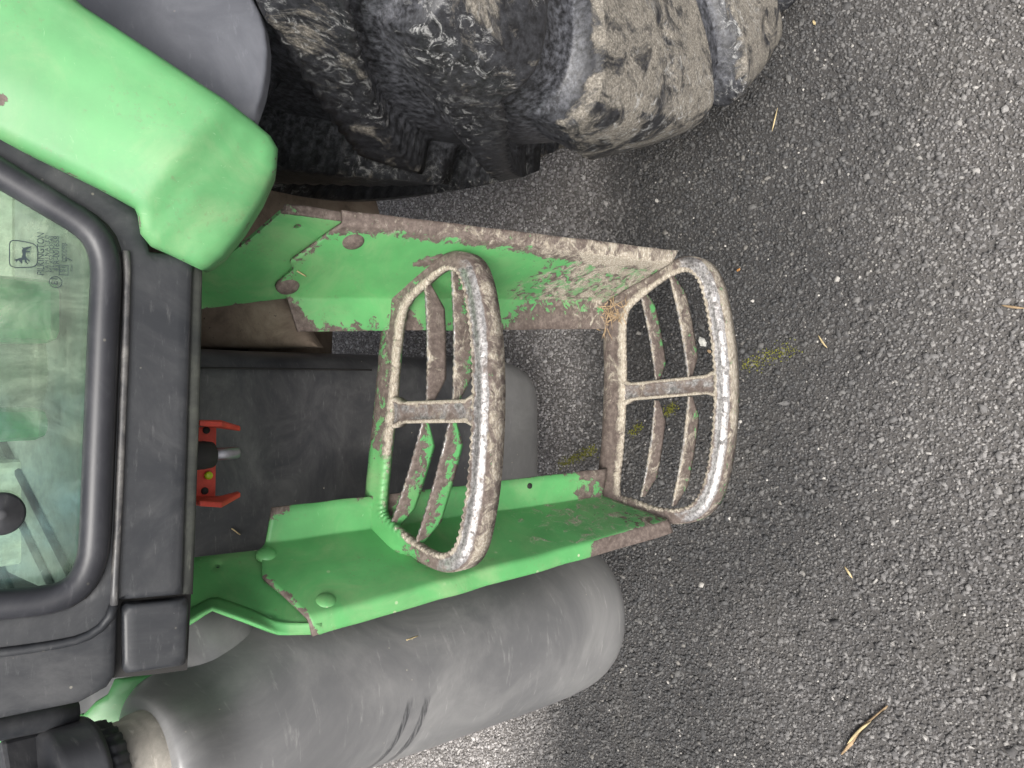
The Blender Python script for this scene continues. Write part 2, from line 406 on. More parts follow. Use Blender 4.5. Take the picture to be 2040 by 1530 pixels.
def dry_lift(n):  # mask for dry ground that is also painted lighter to offset blocked light
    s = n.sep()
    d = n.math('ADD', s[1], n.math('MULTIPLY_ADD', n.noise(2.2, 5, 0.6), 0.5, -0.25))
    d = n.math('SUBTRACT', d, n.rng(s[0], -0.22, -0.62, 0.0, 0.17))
    return n.math('MAXIMUM', n.rng(d, 0.86, 1.16, 0.0, 1.0), n.rng(d, 0.60, 0.15, 0.0, 0.42))  # pale under the tractor, partly pale again on the near ground
def asphalt_mat(name, chips):
    n = NT(name); dry = dry_lift(n)
    if chips:
        rnd = n.t.nodes.new('ShaderNodeNewGeometry').outputs['Random Per Island']
        c = n.ramp(rnd, [(0.0, (0.034, 0.034, 0.035)), (0.35, (0.054, 0.054, 0.055)), (0.7, (0.076, 0.075, 0.074)), (0.97, (0.115, 0.111, 0.106)), (0.996, (0.17, 0.16, 0.145)), (1.0, (0.42, 0.4, 0.37))])
        c2 = n.ramp(rnd, [(0.0, (0.16, 0.15, 0.145)), (0.4, (0.28, 0.266, 0.258)), (0.8, (0.40, 0.38, 0.37)), (1.0, (0.56, 0.54, 0.52))])  # dry stone colour, raised to make up for light the tractor blocks
    else:
        f = n.noise(120, 5, 0.7)
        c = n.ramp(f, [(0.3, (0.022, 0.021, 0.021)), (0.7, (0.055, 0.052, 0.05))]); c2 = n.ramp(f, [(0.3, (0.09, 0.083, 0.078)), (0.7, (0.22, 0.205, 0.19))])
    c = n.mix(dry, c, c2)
    big = n.noise(1.7, 4, 0.6)
    c = n.mix(n.rng(big, 0.35, 0.7, 0.0, 0.45), c, n.mix(0.5, c, (0.012, 0.013, 0.015)))
    film = n.math('MULTIPLY', n.rng(n.noise(4.5, 6, 0.7, n.mapv(loc=(5, 3, 0))), 0.5, 0.75), 0.3)
    c = n.mix(film, c, (0.10, 0.092, 0.08))
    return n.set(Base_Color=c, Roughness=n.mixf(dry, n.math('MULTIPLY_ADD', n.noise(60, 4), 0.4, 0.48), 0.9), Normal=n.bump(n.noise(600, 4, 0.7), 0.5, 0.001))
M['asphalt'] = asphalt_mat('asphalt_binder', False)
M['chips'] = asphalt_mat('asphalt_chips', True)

# ------------------------------------------------------------------ ground
g = 40.0
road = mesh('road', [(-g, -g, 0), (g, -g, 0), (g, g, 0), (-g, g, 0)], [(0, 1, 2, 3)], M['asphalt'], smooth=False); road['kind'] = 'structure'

def chippings():
    sp = 0.0054
    xs = np.arange(-1.15, 1.30, sp); ys = np.arange(-0.02, 2.3, sp)
    gx, gy = np.meshgrid(xs, ys); gx = gx.ravel(); gy = gy.ravel()
    keep = (np.abs(gx) < 0.62 + 0.36 * gy)
    gx, gy = gx[keep], gy[keep]; n = len(gx)
    gx = gx + rng.uniform(-.5, .5, n) * sp; gy = gy + rng.uniform(-.5, .5, n) * sp
    base = np.array([[-1, -1, -1], [1, -1, -1], [1, 1, -1], [-1, 1, -1], [-.7, -.7, .7], [.7, -.7, .7], [.7, .7, .7], [-.7, .7, .7]], float)
    fc = np.array([[4, 5, 6, 7], [0, 1, 5, 4], [1, 2, 6, 5], [2, 3, 7, 6], [3, 0, 4, 7]])
    v = np.repeat(base[None], n, 0) + rng.normal(0, .36, (n, 8, 3))
    size = 0.0021 * np.exp(rng.normal(0, .33, n)); size = np.clip(size, .0013, .0062)
    s3 = np.stack([size * rng.uniform(.75, 1.4, n), size * rng.uniform(.7, 1.1, n), size * rng.uniform(.5, 1.0, n)], 1)
    v *= s3[:, None, :]
    a = rng.uniform(0, 2 * np.pi, n); tx = rng.normal(0, .35, n); ty = rng.normal(0, .35, n)
    x = v[..., 0] * np.cos(a)[:, None] - v[..., 1] * np.sin(a)[:, None]; y = v[..., 0] * np.sin(a)[:, None] + v[..., 1] * np.cos(a)[:, None]
    z = v[..., 2] + x * tx[:, None] + y * ty[:, None]
    P = np.stack([x + gx[:, None], y + gy[:, None], z + (size * rng.uniform(0.05, .75, n))[:, None]], 2).reshape(-1, 3)
    F = (fc[None] + (np.arange(n) * 8)[:, None, None]).reshape(-1)
    me = bpy.data.meshes.new('asphalt_chippings')
    me.vertices.add(len(P)); me.vertices.foreach_set('co', P.ravel())
    nf = n * 5
    me.loops.add(nf * 4); me.loops.foreach_set('vertex_index', F.astype(np.int32))
    me.polygons.add(nf); me.polygons.foreach_set('loop_start', np.arange(nf, dtype=np.int32) * 4)
    me.update(calc_edges=True); me.validate()
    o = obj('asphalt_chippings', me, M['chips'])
    tag(o, 'rough dark stone chippings of the asphalt surface', 'asphalt', kind='stuff')
chippings()

# ------------------------------------------------------------------ the tractor: one thing with parts
tractor = bpy.data.objects.new('tractor', None); col.objects.link(tractor); tractor.location = (0, 0, 0)
tag(tractor, 'green and black farm tractor with muddy tyre, worn boarding steps and black fuel tank', 'tractor')
def group(name, parent=tractor):
    e = bpy.data.objects.new(name, None); col.objects.link(e); e.parent = parent; return e

# ---- rear wheel
def rear_wheel():
    wx, wz, yc, half = 1.150, 0.80, 0.80, 0.30
    prof = [V((0.45, 0.61)), V((0.48, 0.570)), V((0.54, 0.550)), V((0.61, 0.542)), V((0.68, 0.545)), V((0.735, 0.562)), V((0.772, 0.595)), V((0.790, 0.65)), V((0.797, 0.72)), V((0.800, 0.80))]
    topp = [(0.45, 0.61), (0.48, 0.566), (0.54, 0.536), (0.61, 0.506), (0.69, 0.487), (0.765, 0.482), (0.826, 0.496), (0.850, 0.555), (0.855, 0.68), (0.857, 0.80)]
    outp = [(0.45, 0.61), (0.48, 0.568), (0.54, 0.545), (0.61, 0.530), (0.69, 0.520), (0.758, 0.520), (0.805, 0.542), (0.824, 0.60), (0.818, 0.70), (0.800, 0.80)]
    po = catmull([V((a, b, 0)) for a, b in outp], 9); pr = catmull([V((a, b, 0)) for a, b in prof], 9); pt = catmull([V((a, b, 0)) for a, b in topp], 9)
    jsh = 6 * 9                                     # index of the shoulder corner
    pr = po + [V((p.x, 2 * yc - p.y, 0)) for p in pr[:-1][::-1]]
    pt = pt + [V((p.x, 2 * yc - p.y, 0)) for p in pt[:-1][::-1]]
    npf = len(pr); NL = 16; per = 64; nphi = NL * per
    vs, lugs, cake = [], [], []
    phase = R(195.5)
    pitch = 2 * math.pi / NL
    KP = [(161.5, 0.85), (165.0, 1.15), (176.5, 1.85), (182.0, 2.15), (206.0, 2.85), (213.0, 3.15), (229.0, 3.85), (521.5, 16.85)]   # worn lugs, unevenly spaced
    nrm = []
    for j in range(npf):
        a, b = pr[max(0, j - 1)], pr[min(npf - 1, j + 1)]; t = b - a; nn = V((-t.y, t.x, 0)).normalized()
        if nn.x < 0 and abs(pr[j].y - yc) < 0.2: nn = -nn
        c2 = V((0.62, yc, 0)); 
        if nn.dot(pr[j] - c2) < 0: nn = -nn
        nrm.append(nn)
    for i in range(nphi):
        phi = 2 * math.pi * i / nphi
        for j in range(npf):
            p = pr[j]; r, y = p.x, p.y; side = -1 if y < yc else 1
            wl = abs(y - yc) / half                 # 0 centre .. about 0.93 flank
            onside = j < jsh or j > npf - 1 - jsh
            skew = R(27) * (1 - min(1.0, wl / 0.72))
            dn = max(0.0, 0.800 - r) if onside else 0.0       # how far down the flank
            a_ = (math.degrees(phi - skew) - (8.0 if side > 0 else 0.0) - 161.5) % 360.0 + 161.5
            ki = 0
            while ki < len(KP) - 2 and KP[ki + 1][0] <= a_: ki += 1
            (f0, u0), (f1, u1) = KP[ki], KP[ki + 1]
            uu = u0 + (u1 - u0) * (a_ - f0) / (f1 - f0); k = int(math.floor(uu)); du = uu - k
            unit = R((f1 - f0) / (u1 - u0)) * max(r, 0.6)      # length of one pitch here
            marg = 0.15 + 0.13 * (1 - smooth01((wl - 0.25) / 0.5))
            e_up, e_dn = (du - marg) * unit, (1 - marg - du) * unit
            arc = (du - 0.5) * unit
            e = min(e_up / 0.009, e_dn / 0.022)
            hgt = 0.054 * smooth01(e)
            hgt *= 1 - smooth01((dn - 0.17) / 0.07)
            if wl < 0.06: hgt *= 0.0 if side > 0 else 1.0
            ht = hgt
            # dimples on the lug face, moulded rib under the lugs
            for dd in (0.035, 0.085, 0.135):
                q = math.hypot((arc - 0.004) / 0.018, (dn - dd) / 0.017)
                if side < 0 and onside: ht -= 0.004 * smooth01((1 - q) / 0.35) * (hgt > 0.03)
            ht += 0.004 * smooth01(1 - abs(dn - 0.19) / 0.012) if onside else 0
            nz = noise.fractal(V((r * math.cos(phi) * 9, y * 9, r * math.sin(phi) * 9)), 1.0, 2.0, 4)
            ht += 0.0007 * nz * (0.4 + hgt / 0.043)
            fr = hgt / 0.054; ex_ = ht - hgt; rr = r + (pt[j].x - r) * fr + nrm[j].x * ex_; yy = y + (pt[j].y - y) * fr + nrm[j].y * ex_
            vs.append((wx + rr * math.cos(phi), yy, wz + rr * math.sin(phi)))
            lf = smooth01(hgt / 0.05)
            lugs.append(lf)
            kk = (k % NL)
            cv = 0.10 + 0.50 * lf * (1.0 if kk in (2, 3, 6, 9, 13) else 0.62)
            if not onside: cv -= 0.10
            cake.append(cv - 0.25 * (1 - lf))
    fs = []
    for i in range(nphi):
        i2 = (i + 1) % nphi
        for j in range(npf - 1): fs.append((i * npf + j, i * npf + j + 1, i2 * npf + j + 1, i2 * npf + j))
    wheel = group('rear_wheel')
    o = mesh('tyre', vs, fs, M['tyre'], wheel, True, {'lug': lugs, 'cake': cake}); fix_normals(o)
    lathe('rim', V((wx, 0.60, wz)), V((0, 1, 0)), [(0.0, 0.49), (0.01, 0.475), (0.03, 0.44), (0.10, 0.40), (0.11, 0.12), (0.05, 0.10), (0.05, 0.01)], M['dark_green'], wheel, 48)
rear_wheel()

# ---- rear fender and its rubber flap
def pix(plane, pts): return [onP(x, y, *plane) for x, y in pts]
FN = V((-0.12, -1, 0.62)).normalized(); FEND = (V((0.2, 0.60, 1.17)), FN)
fo = [(-420, -330), (-60, -190), (160, 0), (300, 92), (420, 172), (503, 226), (540, 254), (556, 280), (553, 322), (526, 382), (486, 447), (440, 505), (412, 527), (394, 534), (372, 524), (335, 506), (292, 487), (272, 462), (268, 425), (262, 410), (180, 366), (0, 280), (-420, 70)]
e0, e1 = onP(455, 225, *FEND), onP(292, 430, *FEND)
def fender_h():
    o, n = FEND; ex = V((1, 0, 0)) - n * n.x; ex.normalize(); ey = n.cross(ex)
    a = V(((e0 - o).dot(ex), (e0 - o).dot(ey))); b = V(((e1 - o).dot(ex), (e1 - o).dot(ey)))
    d = (b - a).normalized(); nn = V((-d.y, d.x))
    low = onP(480, 400, *FEND); lw = V(((low - o).dot(ex), (low - o).dot(ey)))
    if (lw - a).dot(nn) < 0: nn = -nn
    def f(p, dist):
        q = (p - a).dot(nn)
        h = -0.010 * smooth01((q + 0.012) / 0.024) - 0.30 * max(0, q) * smooth01(q / 0.03)
        h += 0.0015 * noise.noise(V((p.x * 14, p.y * 14, 3)))
        h -= 0.004 * smooth01(1 - dist / 0.05)
        return h
    return f
RUST, SCUFF = onP(2, 196, *FEND), onP(405, 236, *FEND)
fender = panel('rear_fender', pix(FEND, fo), [], FEND, M['fender'], tractor, 0.0060, 0.0115, 0.07, fender_h(),
               lambda p, d: {'wear': max(0.34 * smooth01(1 - d / 0.008), 0.85 * smooth01(1.4 - (p - RUST).length / 0.0065)), 'mud': 0.28 * smooth01(1 - (p - SCUFF).length / 0.03), 'polish': 0.0})
FLN = V((0.25, -0.8, 1.0)).normalized(); FLAP = (V((0.24, 0.63, 1.10)), FLN)
fl = [(40, -20), (262, 100), (470, 240), (503, 236), (520, 185), (528, 140), (531, 95), (526, 55), (517, 25), (500, -10), (470, -60), (330, -220), (60, -300)]
panel('fender_flap', pix(FLAP, fl), [], FLAP, M['flap'], tractor, 0.012, 0.004, 0.010, lambda p, d: 0.003 * noise.noise(V((p.x * 9, p.y * 9, 1))))

# ---- cab side: sill and front post panel, door with glass
CABN = V((0, -1, 0.28)).normalized(); CAB = (V((0, 0.66, 1.18)), CABN)
def shifted(plane, d): return (plane[0] - plane[1] * d, plane[1])
outer = [(-420, 60), (150, 330), (285, 420), (300, 500), (388, 510), (386, 560), (366, 1187), (236, 1198), (232, 1345), (214, 1372), (160, 1402), (0, 1435), (-420, 1520)]
hole = [(-400, 1262), (0, 1224), (80, 1216), (130, 1206), (172, 1182), (196, 1140), (207, 1090), (214, 900), (224, 660), (228, 545), (222, 500), (205, 462), (172, 432), (120, 400), (0, 330), (-400, 100)]
panel('cab_side_panel', pix(CAB, outer), [pix(CAB, hole)], CAB, M['black'], tractor, 0.0085, 0.006, 0.06)
lipP = shifted(CAB, 0.006)
lip = [(340, 505), (404, 512), (405, 545), (400, 800), (386, 1186), (350, 1186), (370, 800)]
panel('sill_lip', pix(lipP, lip), [], lipP, plastic('grubby_sill_edge', (0.012, 0.014, 0.013), (0.10, 0.105, 0.085), 0.8, 0.7, 1.0), tractor, 0.01, 0.004, 0.03)
door = group('door')
GL = shifted(CAB, 0.012)
gl_o = [(-395, 1255), (0, 1216), (130, 1198), (190, 1130), (200, 900), (212, 560), (190, 470), (110, 404), (0, 338), (-395, 108)]
pane = panel('pane', pix(GL, gl_o), [], GL, M['glass'], door, 0.03, 0.001, 0.005)
sealP = shifted(CAB, -0.004)
sp_ = [(-380, 1230), (0, 1204), (80, 1196), (125, 1186), (158, 1164), (178, 1128), (188, 1080), (196, 900), (206, 660), (211, 550), (206, 505), (190, 470), (160, 442), (115, 414), (0, 345), (-380, 122)]
tube('seal', resample(catmull(pix(sealP, sp_), 6), 0.008), 0.0118, M['seal'], door, 14, upv=CABN)
gap = [(-380, 1243), (0, 1222), (90, 1212), (145, 1198), (182, 1166), (202, 1118), (212, 1060), (220, 900), (231, 660), (236, 550), (230, 492), (210, 456), (175, 428), (118, 396), (0, 326), (-380, 100)]
tube('seal_gap', resample(catmull(pix(shifted(CAB, 0.002), gap), 6), 0.01), 0.0045, M['dark'], door, 8, upv=CABN)
trimP = shifted(CAB, -0.002)
tr = [(251, 500), (253, 545), (249, 700), (243, 850), (236, 1020), (231, 1120), (227, 1205)]
tube('sill_trim', resample(catmull(pix(trimP, tr), 6), 0.01), 0.0032, M['trim'], tractor, 8, upv=CABN)
tr2 = [(227, 1205), (215, 1235), (190, 1258), (150, 1276), (60, 1292), (-60, 1306), (-380, 1335)]
tube('door_post_edge', resample(catmull(pix(shifted(CAB, 0.0), tr2), 6), 0.01), 0.004, M['black'], tractor, 8, upv=CABN)
kn = onP(2, 1022, *shifted(CAB, 0.008))
lathe('knob', kn, CABN, [(0, 0.0165), (0.006, 0.0168), (0.010, 0.015), (0.011, 0.005), (0.012, 0.0045), (0.0125, 0.002)], M['cap'], door, 36)

# print on the pane
PR = shifted(CAB, 0.0085)
ux = V((1, 0, 0)); uy = CABN.cross(ux) * (1 if CABN.cross(ux).z > 0 else -1)
def glass_text(s, x, y, length, mat=M['print'], wide=1.0):
    cu = bpy.data.curves.new('t', 'FONT'); cu.body = s; cu.size = 1.0
    t = bpy.data.objects.new('t', cu); col.objects.link(t)
    me = bpy.data.meshes.new_from_object(t.evaluated_get(bpy.context.evaluated_depsgraph_get())); bpy.data.objects.remove(t)
    vs = [v.co.copy() for v in me.vertices]; wdt = max(v.x for v in vs)
    k = length / wdt; o = onP(x, y, *PR)
    fs = [tuple(p.vertices) for p in me.polygons]
    return mesh('glass_print', [o + ux * v.x * k + uy * v.y * k / wide for v in vs], fs, mat, door, False)
def px_len(n): return n * 0.735 / FPX
bpy.context.view_layer.update()
glass_text('PILKINGTON', 88, 549, px_len(72), wide=0.82)
glass_text('L A M I N A T E D', 97, 542, px_len(62))
glass_text('M1 AS2 DOT40', 107, 543, px_len(62))
glass_text('43R-001658', 118, 541, px_len(60))
glass_text('000098', 133, 522, px_len(32))
glass_text('.... 7', 144, 541, px_len(24))
def ring2(name, cx, cy, pts, wd):
    o = onP(cx, cy, *PR); n = len(pts); vs, fs = [], []
    for a, b in pts:
        L = math.hypot(a, b); vs.append(o + ux * a + uy * b); vs.append(o + ux * a * (1 - wd / L) + uy * b * (1 - wd / L))
    for i in range(n): j = (i + 1) % n; fs.append((2 * i, 2 * j, 2 * j + 1, 2 * i + 1))
    return mesh(name, vs, fs, M['print'], door, False)
ring2('glass_print', 111, 562, [(0.0048 * math.cos(q / 20 * 2 * math.pi), 0.0048 * math.sin(q / 20 * 2 * math.pi)) for q in range(20)], 0.0006)
glass_text('E1', 115, 568, px_len(11))
ring2('glass_print', 127, 538, [(0.0042, 0.0034), (-0.0042, 0.0034), (-0.0042, -0.0034), (0.0042, -0.0034)], 0.0007)
glass_text('S1', 130, 543, px_len(9))
# leaping-deer emblem in its rounded frame
fr_ = catmull([V((a, b, 0)) for a, b in ((-0.0100, 0.0085), (0.0, 0.0094), (0.0100, 0.0085), (0.0108, 0.0), (0.0084, -0.0088), (0.0, -0.0105), (-0.0084, -0.0088), (-0.0108, 0.0))], 5, True)
ring2('emblem_frame', 46, 507, [(p.x, p.y) for p in fr_], 0.0008)
deer = [(-7.4, 1.6), (-5.6, 2.4), (-4.6, 3.4), (-5.6, 4.6), (-6.8, 5.0), (-5.2, 5.2), (-5.8, 6.6), (-4.4, 5.4), (-3.4, 6.4), (-3.6, 4.6), (-3.0, 3.4), (-2.2, 1.4), (0.6, 0.6), (3.6, 1.2), (5.0, 0.4), (6.4, 1.4), (5.8, -0.2), (6.6, -2.4), (7.6, -5.2), (6.6, -5.2), (5.0, -2.6), (3.6, -1.8), (3.4, -4.4), (2.6, -4.4), (2.2, -1.6), (-0.6, -1.4), (-2.4, -2.2), (-4.2, -4.4), (-5.0, -4.0), (-3.4, -1.8), (-5.6, -2.2), (-6.6, -3.4), (-7.0, -2.6), (-5.6, -1.0), (-3.6, -0.6), (-4.2, 1.0), (-6.2, 0.8)]
oo = onP(47, 508, *PR)
mesh('emblem_deer', [oo + ux * a * 0.0010 + uy * b * 0.0010 for a, b in deer], [tuple(range(len(deer)))], M['print'], door, False)

# ---- what shows through the glass
inside = group('cab_interior')
def ipl(Y): return (V((0, Y, 1.1)), V((0, -1, 0.0)))
FLO = (V((0, 1.0, 1.12)), V((0, -0.5, 1)).normalized())
box('floor', V((0.14, 1.15, 1.18)), V((0.36, 0, 0)), V((0, 0.36, 0)), V((0, 0, 0.012)), M['mat'], inside)
for i in (0, 2, 3):
    a = onZ(30 + i * 14, 1190 - i * 30, 1.10)
    p0, p1 = V((-0.36 + i * 0.05, 0.80, 1.195)), V((-0.20 + i * 0.05, 1.06, 1.195))
    tube('reflected_streak', [p0, p1], 0.004, M['dark'], inside, 6)  # dark bars standing in for streaks reflected in the glass
def ibox(px0, px1, py0, py1, Y, th, mat, name, bv=0.008):
    a = onY(px0, py1, Y); b = onY(px1, py0, Y); c2 = (a + b) / 2
    return box(name, c2 + V((0, th, 0)), V((abs(b.x - a.x) / 2, 0, 0)), V((0, th, 0)), V((0, 0, abs(b.z - a.z) / 2)), mat, inside, bv)
ibox(-200, 128, 558, 672, 0.82, 0.03, M['cab_green'], 'lever_console', 0.012)
ibox(-200, 105, 812, 892, 0.84, 0.03, M['cab_green'], 'pedal_box', 0.012)
lathe('seat_post', onY(20, 735, 0.95) + V((0, 0, -0.1)), V((0, 0, 1)), [(0, 0.05), (0.4, 0.05)], M['cream'], inside, 24)
ibox(-300, 60, 915, 1180, 0.98, 0.05, M['cream'], 'inner_panel')
ibox(-300, 40, 330, 545, 1.0, 0.05, M['cream'], 'inner_panel')
box('rear_wall', V((0.1, 1.6, 1.5)), V((0.8, 0, 0)), V((0, 0.02, 0)), V((0, 0, 0.5)), M['mat'], inside)

# ---- black cover beside the sill
cvP = shifted(CAB, 0.001)
panel('step_light_cover', pix(cvP, [(250, 1206), (372, 1194), (377, 1200), (372, 1322), (366, 1328), (252, 1344), (246, 1338), (244, 1214)]), [], cvP, M['black'], tractor, 0.006, 0.004, 0.03)
pp = shifted(CAB, 0.012)
panel('cover_recess', pix(pp, [(225, 1180), (382, 1180), (374, 1336), (300, 1346), (225, 1352)]), [], pp, M['dark'], tractor, 0.02, 0.002, 0.04)

# ---- boarding ladder
def polyfillet(P, r, n=4):
    out = [P[0]]
    for a, b, c2 in zip(P, P[1:], P[2:]):
        u, v = (a - b), (c2 - b); lu, lv = u.length, v.length; u.normalize(); v.normalize()
        if u.dot(v) < -0.995: out.append(b); continue
        d = min(r, lu * 0.45, lv * 0.45); s, e = b + u * d, b + v * d
        for i in range(n + 1):
            t = i / n; out.append(s * (1 - t) ** 2 + b * 2 * t * (1 - t) + e * t * t)
    out.append(P[-1]); return out
def side_plate(name, A, B, Cc, D, seam, wearfn, parent):
    """A/B back flange free edge and fold, Cc/D front fold and flange edge: each (start px, end px); seam = main-face top edge"""
    L = lambda e, pl: [onP(*e[0], *pl), onP(*e[1], *pl)]
    a, b, c2, d = L(A, BACK), L(B, BACK), L(Cc, FRONT), L(D, FRONT)
    pn = (b[1] - b[0]).cross(c2[0] - b[0]).normalized()
    main = (b[0], pn)
    ms = [onP(x, y, *main) for x, y in seam]
    rows = 90; nm = 26
    vs, fs, at = [], [], {'wear': [], 'mud': [], 'polish': []}
    seamr = [b[0]] + ms + [c2[0]]
    top = resample(seamr, sum((q - p).length for p, q in zip(seamr, seamr[1:])) / (nm + 0.01)); top = top[:nm + 1]
    nmid = len(top)
    cnt = None
    for i in range(rows + 1):
        t = i / rows
        row = [a[0].lerp(a[1], t)] + [top[j].lerp(b[1].lerp(c2[1], j / (nmid - 1)), t) for j in range(nmid)] + [d[0].lerp(d[1], t)]
        first = polyfillet([row[0], row[1], row[3]], 0.006)[:-1]; last = polyfillet([row[-4], row[-2], row[-1]], 0.006)[1:]
        fa = [first[0], first[0].lerp(first[1], .25), first[0].lerp(first[1], .5), first[0].lerp(first[1], .75)] + first[1:]
        la = last[:-1] + [last[-2].lerp(last[-1], .33), last[-2].lerp(last[-1], .66), last[-1]]
        full = fa + row[3:-3] + la
        n1, n2 = len(fa), len(fa) + len(row[3:-3])
        cnt = len(full)
        for j, p in enumerate(full):
            zone = 'b' if j < n1 - 2 else ('m' if j < n2 + 2 else 'f')
            s = j / max(1, n1 - 2) if zone == 'b' else ((j - n1) / max(1, n2 - n1) if zone == 'm' else (j - n2 - 2) / max(1, cnt - n2 - 3))
            w_, m_ = wearfn(zone, t, s); q = noise.noise(p * 24) * 0.0012
            vs.append(p + V((q, q * .4, 0))); at['wear'].append(w_); at['mud'].append(m_); at['polish'].append(0)
    for i in range(rows):
        for j in range(cnt - 1): fs.append((i * cnt + j, i * cnt + j + 1, (i + 1) * cnt + j + 1, (i + 1) * cnt + j))
    o = mesh(name, vs, fs, M['paint'], parent, True, at); fix_normals(o)
    solidify(o, 0.004, 0.0)
    return o, main
def wear_right(zone, t, s):
    if zone == 'b':
        w_ = 0.12 + 0.40 * smooth01(1 - s / 0.5) + 0.45 * smooth01((t - 0.55) / 0.2) + 0.5 * smooth01(1 - abs(t - 0.30) / 0.06) + 0.6 * smooth01(1 - t / 0.06)
        return w_, 0.05 + 0.35 * smooth01((t - 0.62) / 0.3)
    if zone == 'f':
        return 0.75, 0.30 + 0.36 * t
    e = smooth01((s - 0.80) / 0.2)
    return 0.08 + 0.6 * smooth01(1.2 - math.hypot((t - 0.30) / 0.05, (s - 0.62) / 0.2)) + 0.42 * smooth01(1 - t / 0.05) + 0.5 * e + 0.44 * smooth01((t - 0.40) / 0.35), 0.03 + 0.30 * e + 0.52 * smooth01((t - 0.40) / 0.42) + 0.1 * smooth01(1 - abs(t - .35) / .1)
def wear_left(zone, t, s):
    if zone == 'b':
        return 0.05 + 0.35 * smooth01(1 - s / 0.22) + 0.55 * smooth01((t - 0.82) / 0.12) + 0.75 * smooth01(1 - abs(t - 0.285) / 0.05) + 0.5 * smooth01((0.06 - t) / 0.06) * (1 - s), 0.05 + 0.2 * smooth01((t - .7) / .3)
    if zone == 'f':
        return 0.06 + 0.22 * s + 0.6 * smooth01(1 - t / 0.02) + 0.75 * smooth01((t - 0.70) / 0.06), 0.05 + 0.2 * smooth01((t - .8) / .2)
    return 0.03 + 0.75 * smooth01(1.3 - math.hypot((t - 0.345) / 0.05, (s - 0.70) / 0.22)) + 0.60 * smooth01(1 - t / 0.03) * (s > .35) + 0.5 * smooth01((t - 0.80) / 0.12) * (0.5 + s * .5), 0.11 + 0.30 * smooth01((t - 0.35) / 0.5)
seamR = [(556, 561), (584, 535), (576, 519), (640, 475)]
seamL = [(520, 1094), (523, 1152), (570, 1192)]
plateR, mainR = side_plate('side_plate', ((593, 661), (1212, 655)), ((571, 592), (1212, 597)), ((683, 444), (1338, 522)), ((680, 419), (1350, 500)), seamR, wear_right, tractor)
plateL, mainL = side_plate('side_plate', ((541, 1011), (1208, 934)), ((528, 1083), (1200, 990)), ((612, 1232), (1332, 1038)), ((621, 1266), (1340, 1062)), seamL, wear_left, tractor)

def inward(main): n = main[1]; return n if n.dot(V((-0.03, 0.6, 0.8)) - main[0]) > 0 else -n
nR, nL = inward(mainR), inward(mainL)
hR = (mainR[0] - nR * 0.0055, mainR[1]); hL = (mainL[0] - nL * 0.0055, mainL[1])
def hanger(name, px, pl, n, holes, wf):
    return panel(name, pix(pl, px), [[onP(x, y, *pl) for x, y in h] for h in holes], (pl[0], n), M['paint'], tractor, 0.007, 0.0012, 0.0045, None, wf)
hw_ = lambda p, d: {'wear': 0.08 + 0.38 * smooth01(1 - d / 0.012), 'mud': 0.02 + 0.1 * smooth01(1 - d / 0.01), 'polish': 0.0}
hl_ = lambda p, d: {'wear': 0.02 + 0.12 * smooth01(1 - d / 0.006), 'mud': 0.03, 'polish': 0.0}
circ = lambda x, y, rx, ry: [(x + rx * math.cos(q * math.pi / 5), y + ry * math.sin(q * math.pi / 5)) for q in range(10)]
hanger('hanger_plate', [(562, 424), (600, 428), (690, 440), (720, 470), (640, 590), (569, 596), (520, 602), (405, 617), (360, 622), (360, 560), (425, 532), (500, 477)], hR, nR, [circ(594, 452, 7, 4)], hw_)
hanger('hanger_plate', [(360, 1112), (400, 1107), (517, 1094), (600, 1100), (660, 1235), (612, 1240), (556, 1240), (490, 1212), (424, 1190), (380, 1216), (350, 1228)], hL, nL, [circ(536, 1230, 9, 5), circ(434, 1126, 5, 4)], hl_)
def strip(name, inner, outer, pl_in, pl_out, wear, mud, parent):
    A = resample([onP(x, y, *pl_in) for x, y in inner], 0.01); B = [onP(x, y, *pl_out) for x, y in outer]
    L = sum((q - p).length for p, q in zip(B, B[1:])); B = resample(B, L / (len(A) - 0.99))[:len(A)]
    vs, fs = [], []; K = 5
    for a, b in zip(A, B):
        for k in range(K): vs.append(a.lerp(b, k / (K - 1)))
    for i in range(len(A) - 1):
        for k in range(K - 1): fs.append((i * K + k, i * K + k + 1, (i + 1) * K + k + 1, (i + 1) * K + k))
    n = len(vs); o = mesh(name, vs, fs, M['paint'], parent, True, {'wear': [wear] * n, 'mud': [mud] * n, 'polish': [0] * n}); fix_normals(o); solidify(o, 0.004, 0.0); return o
FR2 = (FRONT[0] + V((0, 0.004, 0)), FRONT[1])
strip('hanger_flange', [(562, 424), (600, 429), (690, 443)], [(566, 408), (610, 411), (690, 424)], hR, FR2, 0.7, 0.35, tractor)
strip('hanger_flange', [(350, 1228), (380, 1216), (424, 1190), (490, 1212), (556, 1240), (640, 1241)], [(350, 1256), (378, 1242), (421, 1213), (490, 1238), (558, 1266), (640, 1262)], hL, FR2, 0.05, 0.02, tractor)
def dome(x, y, pl, n, r, wear, mud=0.1):
    o = onP(x, y, *pl); prof = [(-0.002, r * 1.08), (0.0015, r * 1.06), (0.002, r)] + [(0.002 + r * .42 * math.sin(q), r * math.cos(q)) for q in (0.3, 0.7, 1.1, 1.4)]
    b = lathe('bolt_head', o, n, prof, M['paint'], tractor, 20)
    k = len(b.data.vertices)
    for nm, v in (('wear', wear), ('mud', mud), ('polish', 0)):
        at = b.data.attributes.new(nm, 'FLOAT', 'POINT'); at.data.foreach_set('value', [v] * k)
dome(703, 478, mainR, nR, 0.0135, 0.95); dome(573, 569, mainR, nR, 0.0135, 0.95); dome(1209, 531, mainR, nR, 0.012, 0.9, 0.35)
dome(531, 1106, mainL, nL, 0.0115, 0.10); dome(649, 1200, mainL, nL, 0.0125, 0.10)
